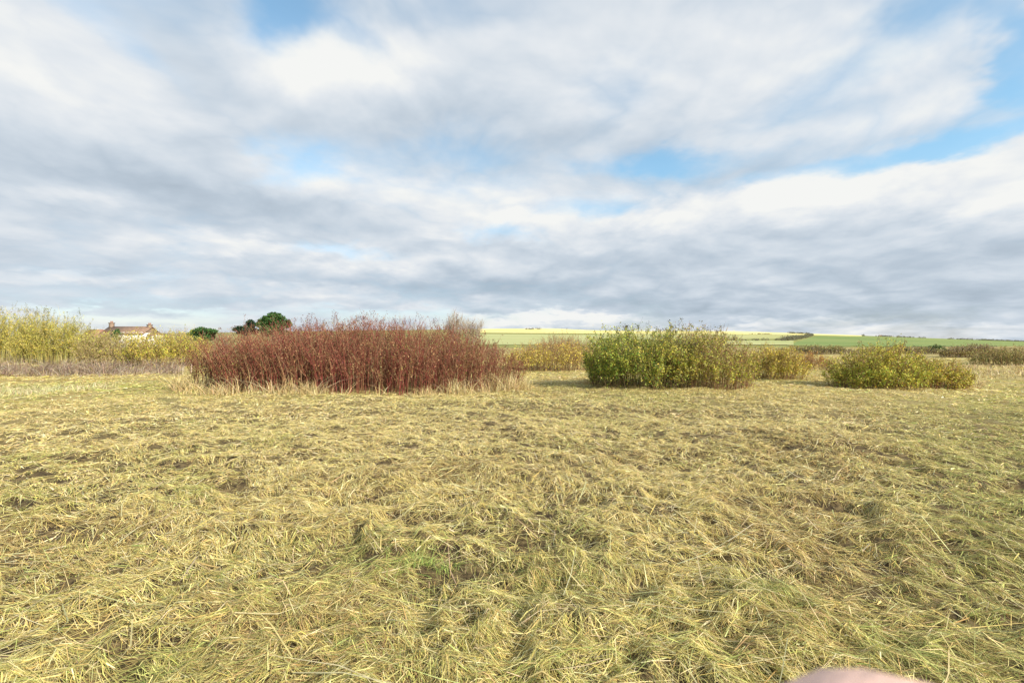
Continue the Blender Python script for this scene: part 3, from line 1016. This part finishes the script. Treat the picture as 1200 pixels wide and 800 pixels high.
def boxes(name, bs, mat, parent):
    V, Q = [], []
    for x0, x1, y0, y1, z0, z1 in bs:
        b = len(V)
        V += [(x0, y0, z0), (x1, y0, z0), (x1, y1, z0), (x0, y1, z0), (x0, y0, z1), (x1, y0, z1), (x1, y1, z1), (x0, y1, z1)]
        Q += [(b + 3, b + 2, b + 1, b), (b + 4, b + 5, b + 6, b + 7), (b, b + 1, b + 5, b + 4), (b + 1, b + 2, b + 6, b + 5), (b + 2, b + 3, b + 7, b + 6), (b + 3, b, b + 4, b + 7)]
    return new_mesh(name, np.array(V, float), None, np.array(Q), mat=mat, smooth=False, parent=parent)


def gable_roof(name, x0, x1, y0, y1, ze, zr, mat, parent, ov=0.35, th=0.18):
    ym = (y0 + y1) / 2
    sl = (zr - ze) / (ym - y0)
    prof = [(y0 - ov, ze - ov * sl), (ym, zr), (y1 + ov, ze - ov * sl), (y1 + ov, ze - ov * sl - th), (ym, zr - th * 1.2), (y0 - ov, ze - ov * sl - th)]
    V = [(x, y, z) for x in (x0 - ov, x1 + ov) for y, z in prof]
    Q = [(0, 6, 7, 1), (1, 7, 8, 2), (2, 8, 9, 3), (3, 9, 10, 4), (4, 10, 11, 5), (5, 11, 6, 0), (0, 1, 4, 5), (1, 2, 3, 4), (6, 11, 10, 7), (7, 10, 9, 8)]
    return new_mesh(name, np.array(V, float), None, np.array(Q), mat=mat, smooth=False, parent=parent)


def gable_walls(name, x0, x1, y0, y1, ze, zr, mat, parent):
    ym = (y0 + y1) / 2
    V = [(x, y, z) for x in (x0, x1) for y, z in ((y0, -0.2), (y1, -0.2), (y1, ze), (ym, zr - 0.3), (y0, ze))]
    Q = [(0, 5, 9, 4), (2, 7, 6, 1), (4, 9, 8, 3), (3, 8, 7, 2)]
    T = [(0, 4, 1), (4, 2, 1), (5, 6, 9), (9, 6, 7)]
    for g in (0, 5):
        new_mesh('gable', np.array([V[g + 4], V[g + 2], V[g + 3]], float), np.array([(0, 2, 1) if g == 0 else (0, 1, 2)]), None, mat=M_BRICK, smooth=False, parent=parent)
    return new_mesh(name, np.array(V, float), np.array(T), np.array(Q), mat=mat, smooth=False, parent=parent)


def windows(ws, y, parent, face=-1):
    for x, z, w, h in ws:
        win = boxes('window', [(x - w / 2, x - w / 2 + 0.1, y - 0.06, y + 0.05, z, z + h), (x + w / 2 - 0.1, x + w / 2, y - 0.06, y + 0.05, z, z + h),
                               (x - w / 2 + 0.1, x + w / 2 - 0.1, y - 0.06, y + 0.05, z, z + 0.1), (x - w / 2 + 0.1, x + w / 2 - 0.1, y - 0.06, y + 0.05, z + h - 0.1, z + h)], M_FRAME, parent)
        boxes('pane', [(x - w / 2 + 0.1, x + w / 2 - 0.1, y - 0.03, y + 0.02, z + 0.1, z + h - 0.1)], M_PANE, win)


def build_cottage():
    Y = 122.0
    k = Y / F
    X = lambda px: (px - 600) * k
    Z = lambda py: EYE + (400 - py - 1.4) * k
    root = empty('cottage', (X(145), Y, 0))
    tag(root, 'long brown tiled cottage with white walls and a brick chimney at each end', 'house')
    x0, x1 = X(119), X(168)
    y0, y1 = Y, Y + 5.4
    w = gable_walls('wall', x0, x1, y0, y1, Z(388.6), Z(381), M_RENDER, root)
    gable_roof('roof', x0, x1, y0, y1, Z(388.2), Z(380.6), M_TILE, root)
    for cx, top in ((X(120.5), 377), (X(166), 379.2)):
        zc = Z(top)
        ch = boxes('chimney', [(cx - 0.42, cx + 0.42, Y + 2.25, Y + 3.15, Z(386), zc), (cx - 0.5, cx + 0.5, Y + 2.15, Y + 3.25, zc, zc + 0.2)], M_BRICK, root)
        for dx in (-0.22, 0.22):
            P = np.array([[[cx + dx, Y + 2.7, zc + 0.19], [cx + dx, Y + 2.7, zc + 0.4], [cx + dx, Y + 2.7, zc + 0.65]]])
            V, Q = tubes(P, np.array([[0.17, 0.15, 0.13]]), 8)
            new_mesh('chimney_pot', V, None, Q, mat=M_RTILE, parent=ch)
    windows([(X(p), Z(391.6), 1.0, 0.9) for p in (144, 151, 158, 165)], y0 - 0.02, root)
    # red roofed wing in front of the left end
    r2 = empty('cottage_wing', (X(124), Y - 4, 0))
    tag(r2, 'low red tiled outbuilding in front of the long cottage', 'outbuilding')
    gable_walls('wall', X(118), X(132), Y - 5.0, Y - 0.8, Z(392.2), Z(385.4), M_BRICK, r2)
    gable_roof('roof', X(118), X(132), Y - 5.0, Y - 0.8, Z(391.8), Z(384.8), M_RTILE, r2, 0.25)
    windows([(X(122), Z(395.4), 0.9, 0.6), (X(128), Z(395.4), 0.9, 0.6)], Y - 5.02, r2)
    r3 = empty('shed', (X(124), Y - 12, 0))
    tag(r3, 'pale grey green shed with a white roof edge below the cottage', 'shed')
    sx0, sx1 = X(108), X(138)
    boxes('wall', [(sx0, sx1, Y - 14, Y - 10.5, -0.2, Z(394.4))], M_SHED, r3)
    boxes('roof', [(sx0 - 0.3, sx1 + 0.3, Y - 14.3, Y - 10.2, Z(394.4), Z(393.4))], M_FRAME, r3)
    # white low annexe on the right
    r4 = empty('annexe', (X(173), Y + 2, 0))
    tag(r4, 'small white annexe at the right end of the cottage', 'outbuilding')
    gable_walls('wall', X(170), X(177), Y + 0.5, Y + 5, Z(391), Z(388), M_RENDER, r4)
    gable_roof('roof', X(170) + 0.3, X(177), Y + 0.5, Y + 5, Z(390.6), Z(387.6), M_TILE, r4, 0.2)
    windows([(X(174), Z(394.2), 0.9, 0.6)], Y + 0.48, r4)


build_cottage()
ev('evergreen_bush', 'dark green bush between the red roofed wing and white cottage wall', 136.5, 115, [(136.5, 390, 4, 5), (136, 395, 5, 5)], 1600, 0.3, DGR, 204)

# pale stake
sx, sy = px2g(223.5, 438.5)
P = np.array([[[sx, sy, -0.1], [sx + 0.02, sy, 0.2], [sx + 0.07, sy, 0.52]]])
V, Q = tubes(P, np.array([[0.032, 0.03, 0.028]]), 6)
n0 = len(V)
V = np.concatenate([V, [[sx + 0.07, sy, 0.525]]])
o = new_mesh('stake', V, np.array([[n0 - 6 + i, n0 - 6 + (i + 1) % 6, n0] for i in range(6)]), Q, np.tile((0.62, 0.47, 0.36), (len(V), 1)), M_SOLID, smooth=False)
tag(o, 'short pale wooden stake at the left end of the red thicket', 'stake')


# ------------------------------------------------------------------ standing dry grass and dead weeds
def tufts(name, label, pts, h, seed, cols, w=0.006, kind='grass', lean=0.25):
    """pts (N,2) roots; h (N,) heights"""
    rg = np.random.default_rng(seed)
    N = len(pts)
    K = 4
    t = np.linspace(0, 1, K)[None, :, None]
    an = rg.uniform(0, 2 * math.pi, N)
    le = np.abs(rg.normal(0, lean, N)) * h
    B = np.stack([pts[:, 0], pts[:, 1], ground_z(pts[:, 0], pts[:, 1]) - 0.02], -1)
    D = np.stack([np.cos(an) * le, np.sin(an) * le, h], -1)
    P = B[:, None] + D[:, None] * t + np.stack([np.cos(an) * le, np.sin(an) * le, -0.3 * h], -1)[:, None] * (t ** 2.5)*0.8
    sa = rg.uniform(-1.2, 1.2, N)
    S = np.broadcast_to(np.stack([np.cos(sa), np.sin(sa), 0 * sa], -1)[:, None], P.shape)
    W = np.broadcast_to(w * (1 - 0.8 * t[..., 0] ** 2), (N, K)) * rg.uniform(0.6, 1.4, (N, 1))
    V, Q = ribbons(P, W, S)
    o = new_mesh(name, V, None, Q, np.repeat(pick(cols, N, rg, 0.2), K * 2, 0), M_STRAW)
    tag(o, label, kind, kind='stuff')


STRAW = [(0.60, 0.48, 0.24), (0.52, 0.40, 0.18), (0.66, 0.55, 0.32), (0.45, 0.34, 0.15)]


def foot_points(cx, cy, hw, hd, n, rg, a0=-math.pi, a1=0.0, band=(0.86, 1.30)):
    a = rg.uniform(a0, a1, n)
    # clump along the edge
    k = fbm(a * 11, a * 0 + cx, 31, 3)
    a = a[rg.uniform(0, 1, n) < np.clip((k - 0.38) * 4.0, 0.06, 1)]
    r = rg.uniform(*band, len(a))
    return np.stack([cx + np.cos(a) * hw * np.minimum(r, 0.98 + 0.1 * (r - 0.9)), cy + np.sin(a) * hd * r], -1)


rg = np.random.default_rng(55)
c = place(214, 624, 463, 0.22, 0.7, 2.5)
p = foot_points(*c, 6500, rg, a0=-math.pi * 0.90, a1=-math.pi * 0.06, band=(0.86, 1.2))
h = 0.85 * rg.uniform(0.12, 0.95, len(p)) ** 1.7 * (0.25 + 1.3 * fbm(p[:, 0] * 1.6, p[:, 1] * 1.6, 8, 2))
tufts('dry_grass', 'pale dry grass standing along the foot of the red thicket', p, h, 501, STRAW, 0.006, lean=0.55)
for (px0, px1, base, nn, hh, lb, sd_) in ((684, 874, 456, 1900, 0.45, 'pale dry grass at the foot of the green and yellow brown shrubs', 502),
                                          (972, 1140, 454, 1500, 0.40, 'pale dry grass round the foot of the lone rounded shrub', 503),
                                          (860, 975, 443, 1300, 0.35, 'pale dry grass below the low golden shrub', 504)):
    c = place(px0, px1, base, 0.28, 0.8, 1.4)
    p = foot_points(*c, nn, rg, band=(0.85, 1.15))
    tufts('dry_grass', lb, p, rg.uniform(0.12, hh, len(p)), sd_, STRAW + TAN[:1], 0.006, lean=0.5)
# rough pale grass: right hand distance
p = np.stack([rg.uniform(17, 45, 9000), rg.uniform(19, 29.5, 9000)], -1)
p = p[(p[:, 0] / p[:, 1] > 0.95) & (p[:, 0] / p[:, 1] < 1.5)]
tufts('dry_grass', 'rough pale grass in front of the dark olive hedge', p, rg.uniform(0.1, 0.34, len(p)), 505, STRAW + TAN, 0.012)
# between the middle shrubs, beyond the gap
p = np.stack([rg.uniform(12, 26, 6000), rg.uniform(23, 40, 6000)], -1)
tufts('dry_grass', 'pale grass beyond the gap in front of the grey green hedge', p, rg.uniform(0.1, 0.4, len(p)), 506, STRAW + TAN, 0.012)
# left: pale whitish grass and the strip of purple dead weeds
p = np.stack([rg.uniform(-21, -13.2, 3500), rg.uniform(12.2, 15.2, 3500)], -1)
p = p[fbm(p[:, 0] * 0.9, p[:, 1] * 0.9, 60, 3) > 0.45]
tufts('dry_grass', 'whitish bleached grass lying near the green patch', p, rg.uniform(0.1, 0.35, len(p)), 507, [(0.56, 0.50, 0.30), (0.5, 0.45, 0.26), (0.45, 0.44, 0.20)], 0.008, lean=0.6)
y = rg.uniform(20.0, 24.5, 11000)
x = rg.uniform(-33, -14.5, 11000)
p = np.stack([x, y], -1)
p = p[(p[:, 0] / p[:, 1] > -1.35) & (p[:, 0] / p[:, 1] < -0.74)]
h = rg.uniform(0.2, 1.0, len(p)) * np.clip(2.6 * (fbm(p[:, 0] * 0.9, p[:, 1] * 0.9, 61, 3) - 0.22), 0.12, 1.2) * np.clip((p[:, 1] - 19.8) / 1.6, 0.2, 1)
tufts('dead_weeds', 'strip of purple brown dead weeds in front of the willow shrubs', p, h, 508, PUR + PUR + TAN[:1] + GRY[1:2] + [(0.5, 0.43, 0.33)], 0.009, 'weeds', lean=0.7)


gx, gy = px2g(494, 655)
p = np.stack([rg.normal(gx, 0.15, 420), rg.normal(gy, 0.06, 420)], -1)
tufts('green_grass', 'fresh green grass tuft beside the small bare earth patch', p, rg.uniform(0.03, 0.11, len(p)), 509, [(0.26, 0.36, 0.08), (0.34, 0.42, 0.12), (0.2, 0.3, 0.07)], 0.0022, lean=0.9)


# ------------------------------------------------------------------ the hay: loose cut grass lying over the field
def hay():
    rg = np.random.default_rng(900)
    Ps, Ws, Ss, Cs = [], [], [], []
    rings = [(0.9, 3.4, 10500, 0.0011, 0.072, 2), (0.9, 3.4, 2600, 0.0013, 0.12, 3), (3.4, 6.0, 7500, 0.0015, 0.075, 2), (6.0, 10, 5200, 0.0026, 0.075, 1), (10, 17, 1900, 0.0044, 0.085, 1), (17, 30, 380, 0.010, 0.14, 1), (30, 60, 30, 0.024, 0.36, 1)]
    HA = R(62)
    for r0, r1, dens, hw, ln, K in rings:
        pointed = K == 1
        K = max(K, 2)
        area = HA * (r1 * r1 - r0 * r0)
        N = int(area * dens)
        r = np.sqrt(rg.uniform(r0 * r0, r1 * r1, N))
        a = rg.uniform(-HA, HA, N)
        x, y = r * np.sin(a), r * np.cos(a)
        # thin spots where the dark ground shows
        q = fbm(x * 2.6, y * 3.4, 41, 3, 0.6)
        keep = rg.uniform(0, 1, N) < np.clip(1.25 - np.clip((q - 0.61) * 6, 0, 0.8), 0.40, 1)
        q = fbm(x * 8.0, y * 10.0, 43, 2, 0.6)
        keep &= rg.uniform(0, 1, N) < np.clip(1.2 - np.clip((q - 0.56) * 6, 0, 0.9), 0.25, 1)
        for hx, hy, hr, hd in HOLES:
            d2 = ((x - hx) / 1.3) ** 2 + (y - hy) ** 2
            keep &= rg.uniform(0, 1, N) > (0.95 if hr == 0.31 else 0.72) * np.exp(-d2 / (hr * hr * 0.8))
        x, y = x[keep], y[keep]
        N = len(x)
        # lie of the swath
        flow = (fbm(x * 0.22, y * 0.22, 71, 3) - 0.5) * 3.0 + (fbm(x * 3.2, y * 3.2, 72, 2) - 0.5) * 3.6
        side = x / np.maximum(y, 1.0)
        flow = flow - 0.5 * np.clip(side, -1, 1)
        th = flow + rg.normal(0, 0.55, N) + np.where(rg.uniform(0, 1, N) < 0.18, rg.uniform(-1.6, 1.6, N), 0)
        th = th + np.where(rg.uniform(0, 1, N) < 0.5, math.pi, 0)
        L = ln * np.exp(rg.normal(-0.1, 0.5, N))
        bend = rg.normal(0, 0.7, N)
        lift = np.abs(rg.normal(0, 0.009, N)) + rg.uniform(0.0, 0.010, N)
        arc = np.abs(rg.normal(0, 0.012, N))
        tip = np.where(rg.uniform(0, 1, N) < 0.10, rg.uniform(0.01, 0.05, N), rg.uniform(-0.008, 0.012, N))
        t = np.linspace(0, 1, K)
        P = np.zeros((N, K, 3))
        cx, cy = x.copy(), y.copy()
        for k in range(K):
            if k:
                an = th + bend * (t[k] - 0.5)
                cx = cx + np.cos(an) * L / (K - 1)
                cy = cy + np.sin(an) * L / (K - 1)
            P[:, k, 0] = cx
            P[:, k, 1] = cy
            P[:, k, 2] = ground_z(cx, cy) + lift + arc * math.sin(math.pi * t[k]) + tip * t[k] ** 2
        roll = rg.normal(0, 0.5, N)
        S = np.stack([-np.sin(th) * np.cos(roll), np.cos(th) * np.cos(roll), np.sin(roll)], -1)
        W = hw * (np.array([0.85, 1.0, 0.3]) if K == 3 else np.array([1.0, 0.0 if pointed else 0.55]))[None] * np.exp(rg.normal(-0.05, 0.45, (N, 1)))
        # colour: straw, olive and green patches, browner in the hollows
        base = pick([(0.68, 0.565, 0.21), (0.75, 0.64, 0.30), (0.61, 0.50, 0.155), (0.79, 0.695, 0.40), (0.64, 0.54, 0.175), (0.44, 0.335, 0.11)], N, rg, 0.16)
        green = pick([(0.44, 0.43, 0.13), (0.50, 0.48, 0.17), (0.31, 0.34, 0.09), (0.56, 0.51, 0.19)], N, rg, 0.16)
        brown = pick([(0.42, 0.30, 0.12), (0.50, 0.37, 0.16), (0.32, 0.22, 0.09)], N, rg, 0.16)
        g = fbm(x * 0.5, y * 0.6, 81, 4)
        wg = np.clip((g - 0.53) * 3.2, 0, 0.45)
        wg = np.maximum(wg, 0.40 * np.clip((3.6 - y) / 1.8, 0, 1))
        wg = np.maximum(wg, 0.60 * np.clip((side - 0.70) / 0.35, 0, 1) * (y < 13))
        # green flush to the left near the dead weeds
        gx, gy = px2g(95, 462)
        wg = np.maximum(wg, 0.95 * np.exp(-((x - gx) / 3.6) ** 2 - ((y - gy - 1) / 3.0) ** 2))
        for ppx, ppy, rr_ in ((497, 648, 0.22), (500, 660, 0.14), (230, 575, 0.3), (170, 785, 0.25), (1060, 780, 0.3), (760, 470, 2.0), (40, 452, 1.6), (1190, 590, 0.6), (420, 645, 0.25), (900, 700, 0.3)):
            ax, ay = px2g(ppx, ppy)
            wg = np.maximum(wg, 0.9 * np.exp(-((x - ax) ** 2 + (y - ay) ** 2) / rr_ ** 2))
        b = fbm(x * 0.8 + 9, y * 0.9, 91, 3)
        wb = np.clip((b - 0.53) * 3.0, 0, 0.42) + 0.05
        mid = np.exp(-((y - 9.5) / 5.0) ** 2)          # bleached drier hay out in the middle of the field
        wg = wg * (1 - 0.6 * mid * (np.abs(side + 0.1) < 0.95))
        wb = wb * (1 - 0.5 * mid)
        base = base * (1 + 0.04 * mid[:, None]) + np.array([0.0, 0.0, 0.03]) * mid[:, None]
        u = rg.uniform(0, 1, N)
        C = np.where((u < wg)[:, None], green, np.where((rg.uniform(0, 1, N) < wb)[:, None], brown, base))
        Ps.append(P)
        Ws.append(W)
        Ss.append(np.broadcast_to(S[:, None], P.shape))
        Cs.append(C)
    # long pale stalks lying on top, near
    K = 3
    N = 420
    r = np.sqrt(rg.uniform(0.8, 6.5 ** 2, N))
    a = rg.uniform(-HA, HA, N)
    x, y = r * np.sin(a), r * np.cos(a)
    th = rg.uniform(0, 2 * math.pi, N)
    L = rg.uniform(0.25, 0.7, N)
    t = np.linspace(0, 1, K)
    P = np.zeros((N, K, 3))
    bend = rg.normal(0, 0.25, N)
    rise = rg.uniform(0.0, 0.10, N)
    for k in range(K):
        an = th + bend * t[k]
        P[:, k, 0] = x + np.cos(an) * L * t[k]
        P[:, k, 1] = y + np.sin(an) * L * t[k]
        P[:, k, 2] = ground_z(P[:, k, 0], P[:, k, 1]) + 0.055 + rise * t[k]
    S = np.stack([-np.sin(th), np.cos(th), 0 * th], -1)
    Ps.append(P)
    Ws.append(np.broadcast_to(np.array([1, 1, 0.4]) * 0.0030, (N, K)) * rg.uniform(0.6, 1.3, (N, 1)))
    Ss.append(np.broadcast_to(S[:, None], P.shape))
    Cs.append(pick([(0.66, 0.58, 0.34), (0.60, 0.50, 0.26), (0.56, 0.52, 0.22)], N, rg, 0.12))
    Vs, Qs, Ts, CC = [], [], [], []
    off = 0
    for P, W, S, C in zip(Ps, Ws, Ss, Cs):
        if P.shape[1] == 2 and W[0, 1] == 0:      # far off: plain pointed slivers
            sd2 = S[:, 0] * W[:, :1]
            V = np.stack([P[:, 0] - sd2, P[:, 0] + sd2, P[:, 1]], 1).reshape(-1, 3)
            Ts.append(np.arange(len(V)).reshape(-1, 3) + off)
            CC.append(np.repeat(C, 3, 0))
        else:
            V, Q = ribbons(P, W, S)
            Qs.append(Q + off)
            CC.append(np.repeat(C, P.shape[1] * 2, 0))
        Vs.append(V)
        off += len(V)
    o = new_mesh('mown_grass', np.concatenate(Vs), np.concatenate(Ts), np.concatenate(Qs), np.concatenate(CC), M_STRAW)
    tag(o, 'loose cut hay and flattened dry grass covering the field', 'grass', kind='stuff')


hay()


# ------------------------------------------------------------------ the photographer's hand, one fingertip in front of the lens
def build_hand():
    root = empty('hand', (0.05, -0.03, 1.44))
    tag(root, 'pale pink fingertip of a hand poking up over the bottom edge of the view', 'hand')
    me = bpy.data.meshes.new('skin')
    Vv, E, Rd = [], [], []

    def chain(pts, rads, link=None):
        s = len(Vv)
        for p_ in pts:
            Vv.append(p_)
        Rd.extend(rads)
        for i in range(len(pts) - 1):
            E.append((s + i, s + i + 1))
        if link is not None:
            E.append((link, s))
        return s
    # wrist -> palm
    chain([(0.085, -0.085, 1.420), (0.078, -0.062, 1.446), (0.066, -0.040, 1.474), (0.056, -0.022, 1.500)], [0.024, 0.023, 0.027, 0.026])
    # index finger up to the lens
    chain([(0.044, -0.004, 1.520), (0.033, 0.010, 1.541), (0.0205, 0.0165, 1.562), (0.0166, 0.0170, 1.5757), (0.0147, 0.0164, 1.5859)], [0.0105, 0.0095, 0.0090, 0.0086, 0.0078], 3)
    # curled middle, ring, little
    chain([(0.060, 0.004, 1.500), (0.058, 0.030, 1.506), (0.060, 0.040, 1.484), (0.066, 0.026, 1.472)], [0.0105, 0.0095, 0.0088, 0.007], 3)
    chain([(0.074, 0.000, 1.486), (0.074, 0.025, 1.490), (0.076, 0.034, 1.468), (0.080, 0.020, 1.458)], [0.0100, 0.0092, 0.0085, 0.0068], 2)
    chain([(0.086, -0.010, 1.468), (0.089, 0.010, 1.470), (0.090, 0.018, 1.452), (0.092, 0.006, 1.444)], [0.0090, 0.0080, 0.0074, 0.006], 2)
    # thumb from the side of the palm
    chain([(0.045, -0.048, 1.478), (0.028, -0.040, 1.500), (0.018, -0.030, 1.522), (0.014, -0.024, 1.538)], [0.014, 0.0115, 0.0100, 0.0078], 1)
    me.from_pydata(Vv, E, [])
    o = bpy.data.objects.new('skin', me)
    col.objects.link(o)
    o.parent = root
    o.matrix_parent_inverse = root.matrix_basis.inverted()
    md = o.modifiers.new('skin', 'SKIN')
    for i, sv_ in enumerate(me.skin_vertices[0].data):
        sv_.radius = (Rd[i], Rd[i])
        sv_.use_root = (i == 0)
    md.use_smooth_shade = True
    sb = o.modifiers.new('sub', 'SUBSURF')
    sb.levels = sb.render_levels = 2
    m = plain('skin', (0.86, 0.56, 0.46), 0.55, 0.08, 90, 0.3)
    me.materials.append(m)
    P = np.array([[(0.083, -0.078, 1.427), (0.092, -0.105, 1.40), (0.13, -0.20, 1.33), (0.17, -0.30, 1.26)]])
    V, Q = tubes(P, np.array([[0.034, 0.037, 0.045, 0.052]]), 14)
    new_mesh('sleeve', V, None, Q, mat=plain('sleeve_cloth', (0.05, 0.06, 0.09), 0.9, 0.2, 80), parent=root)


build_hand()
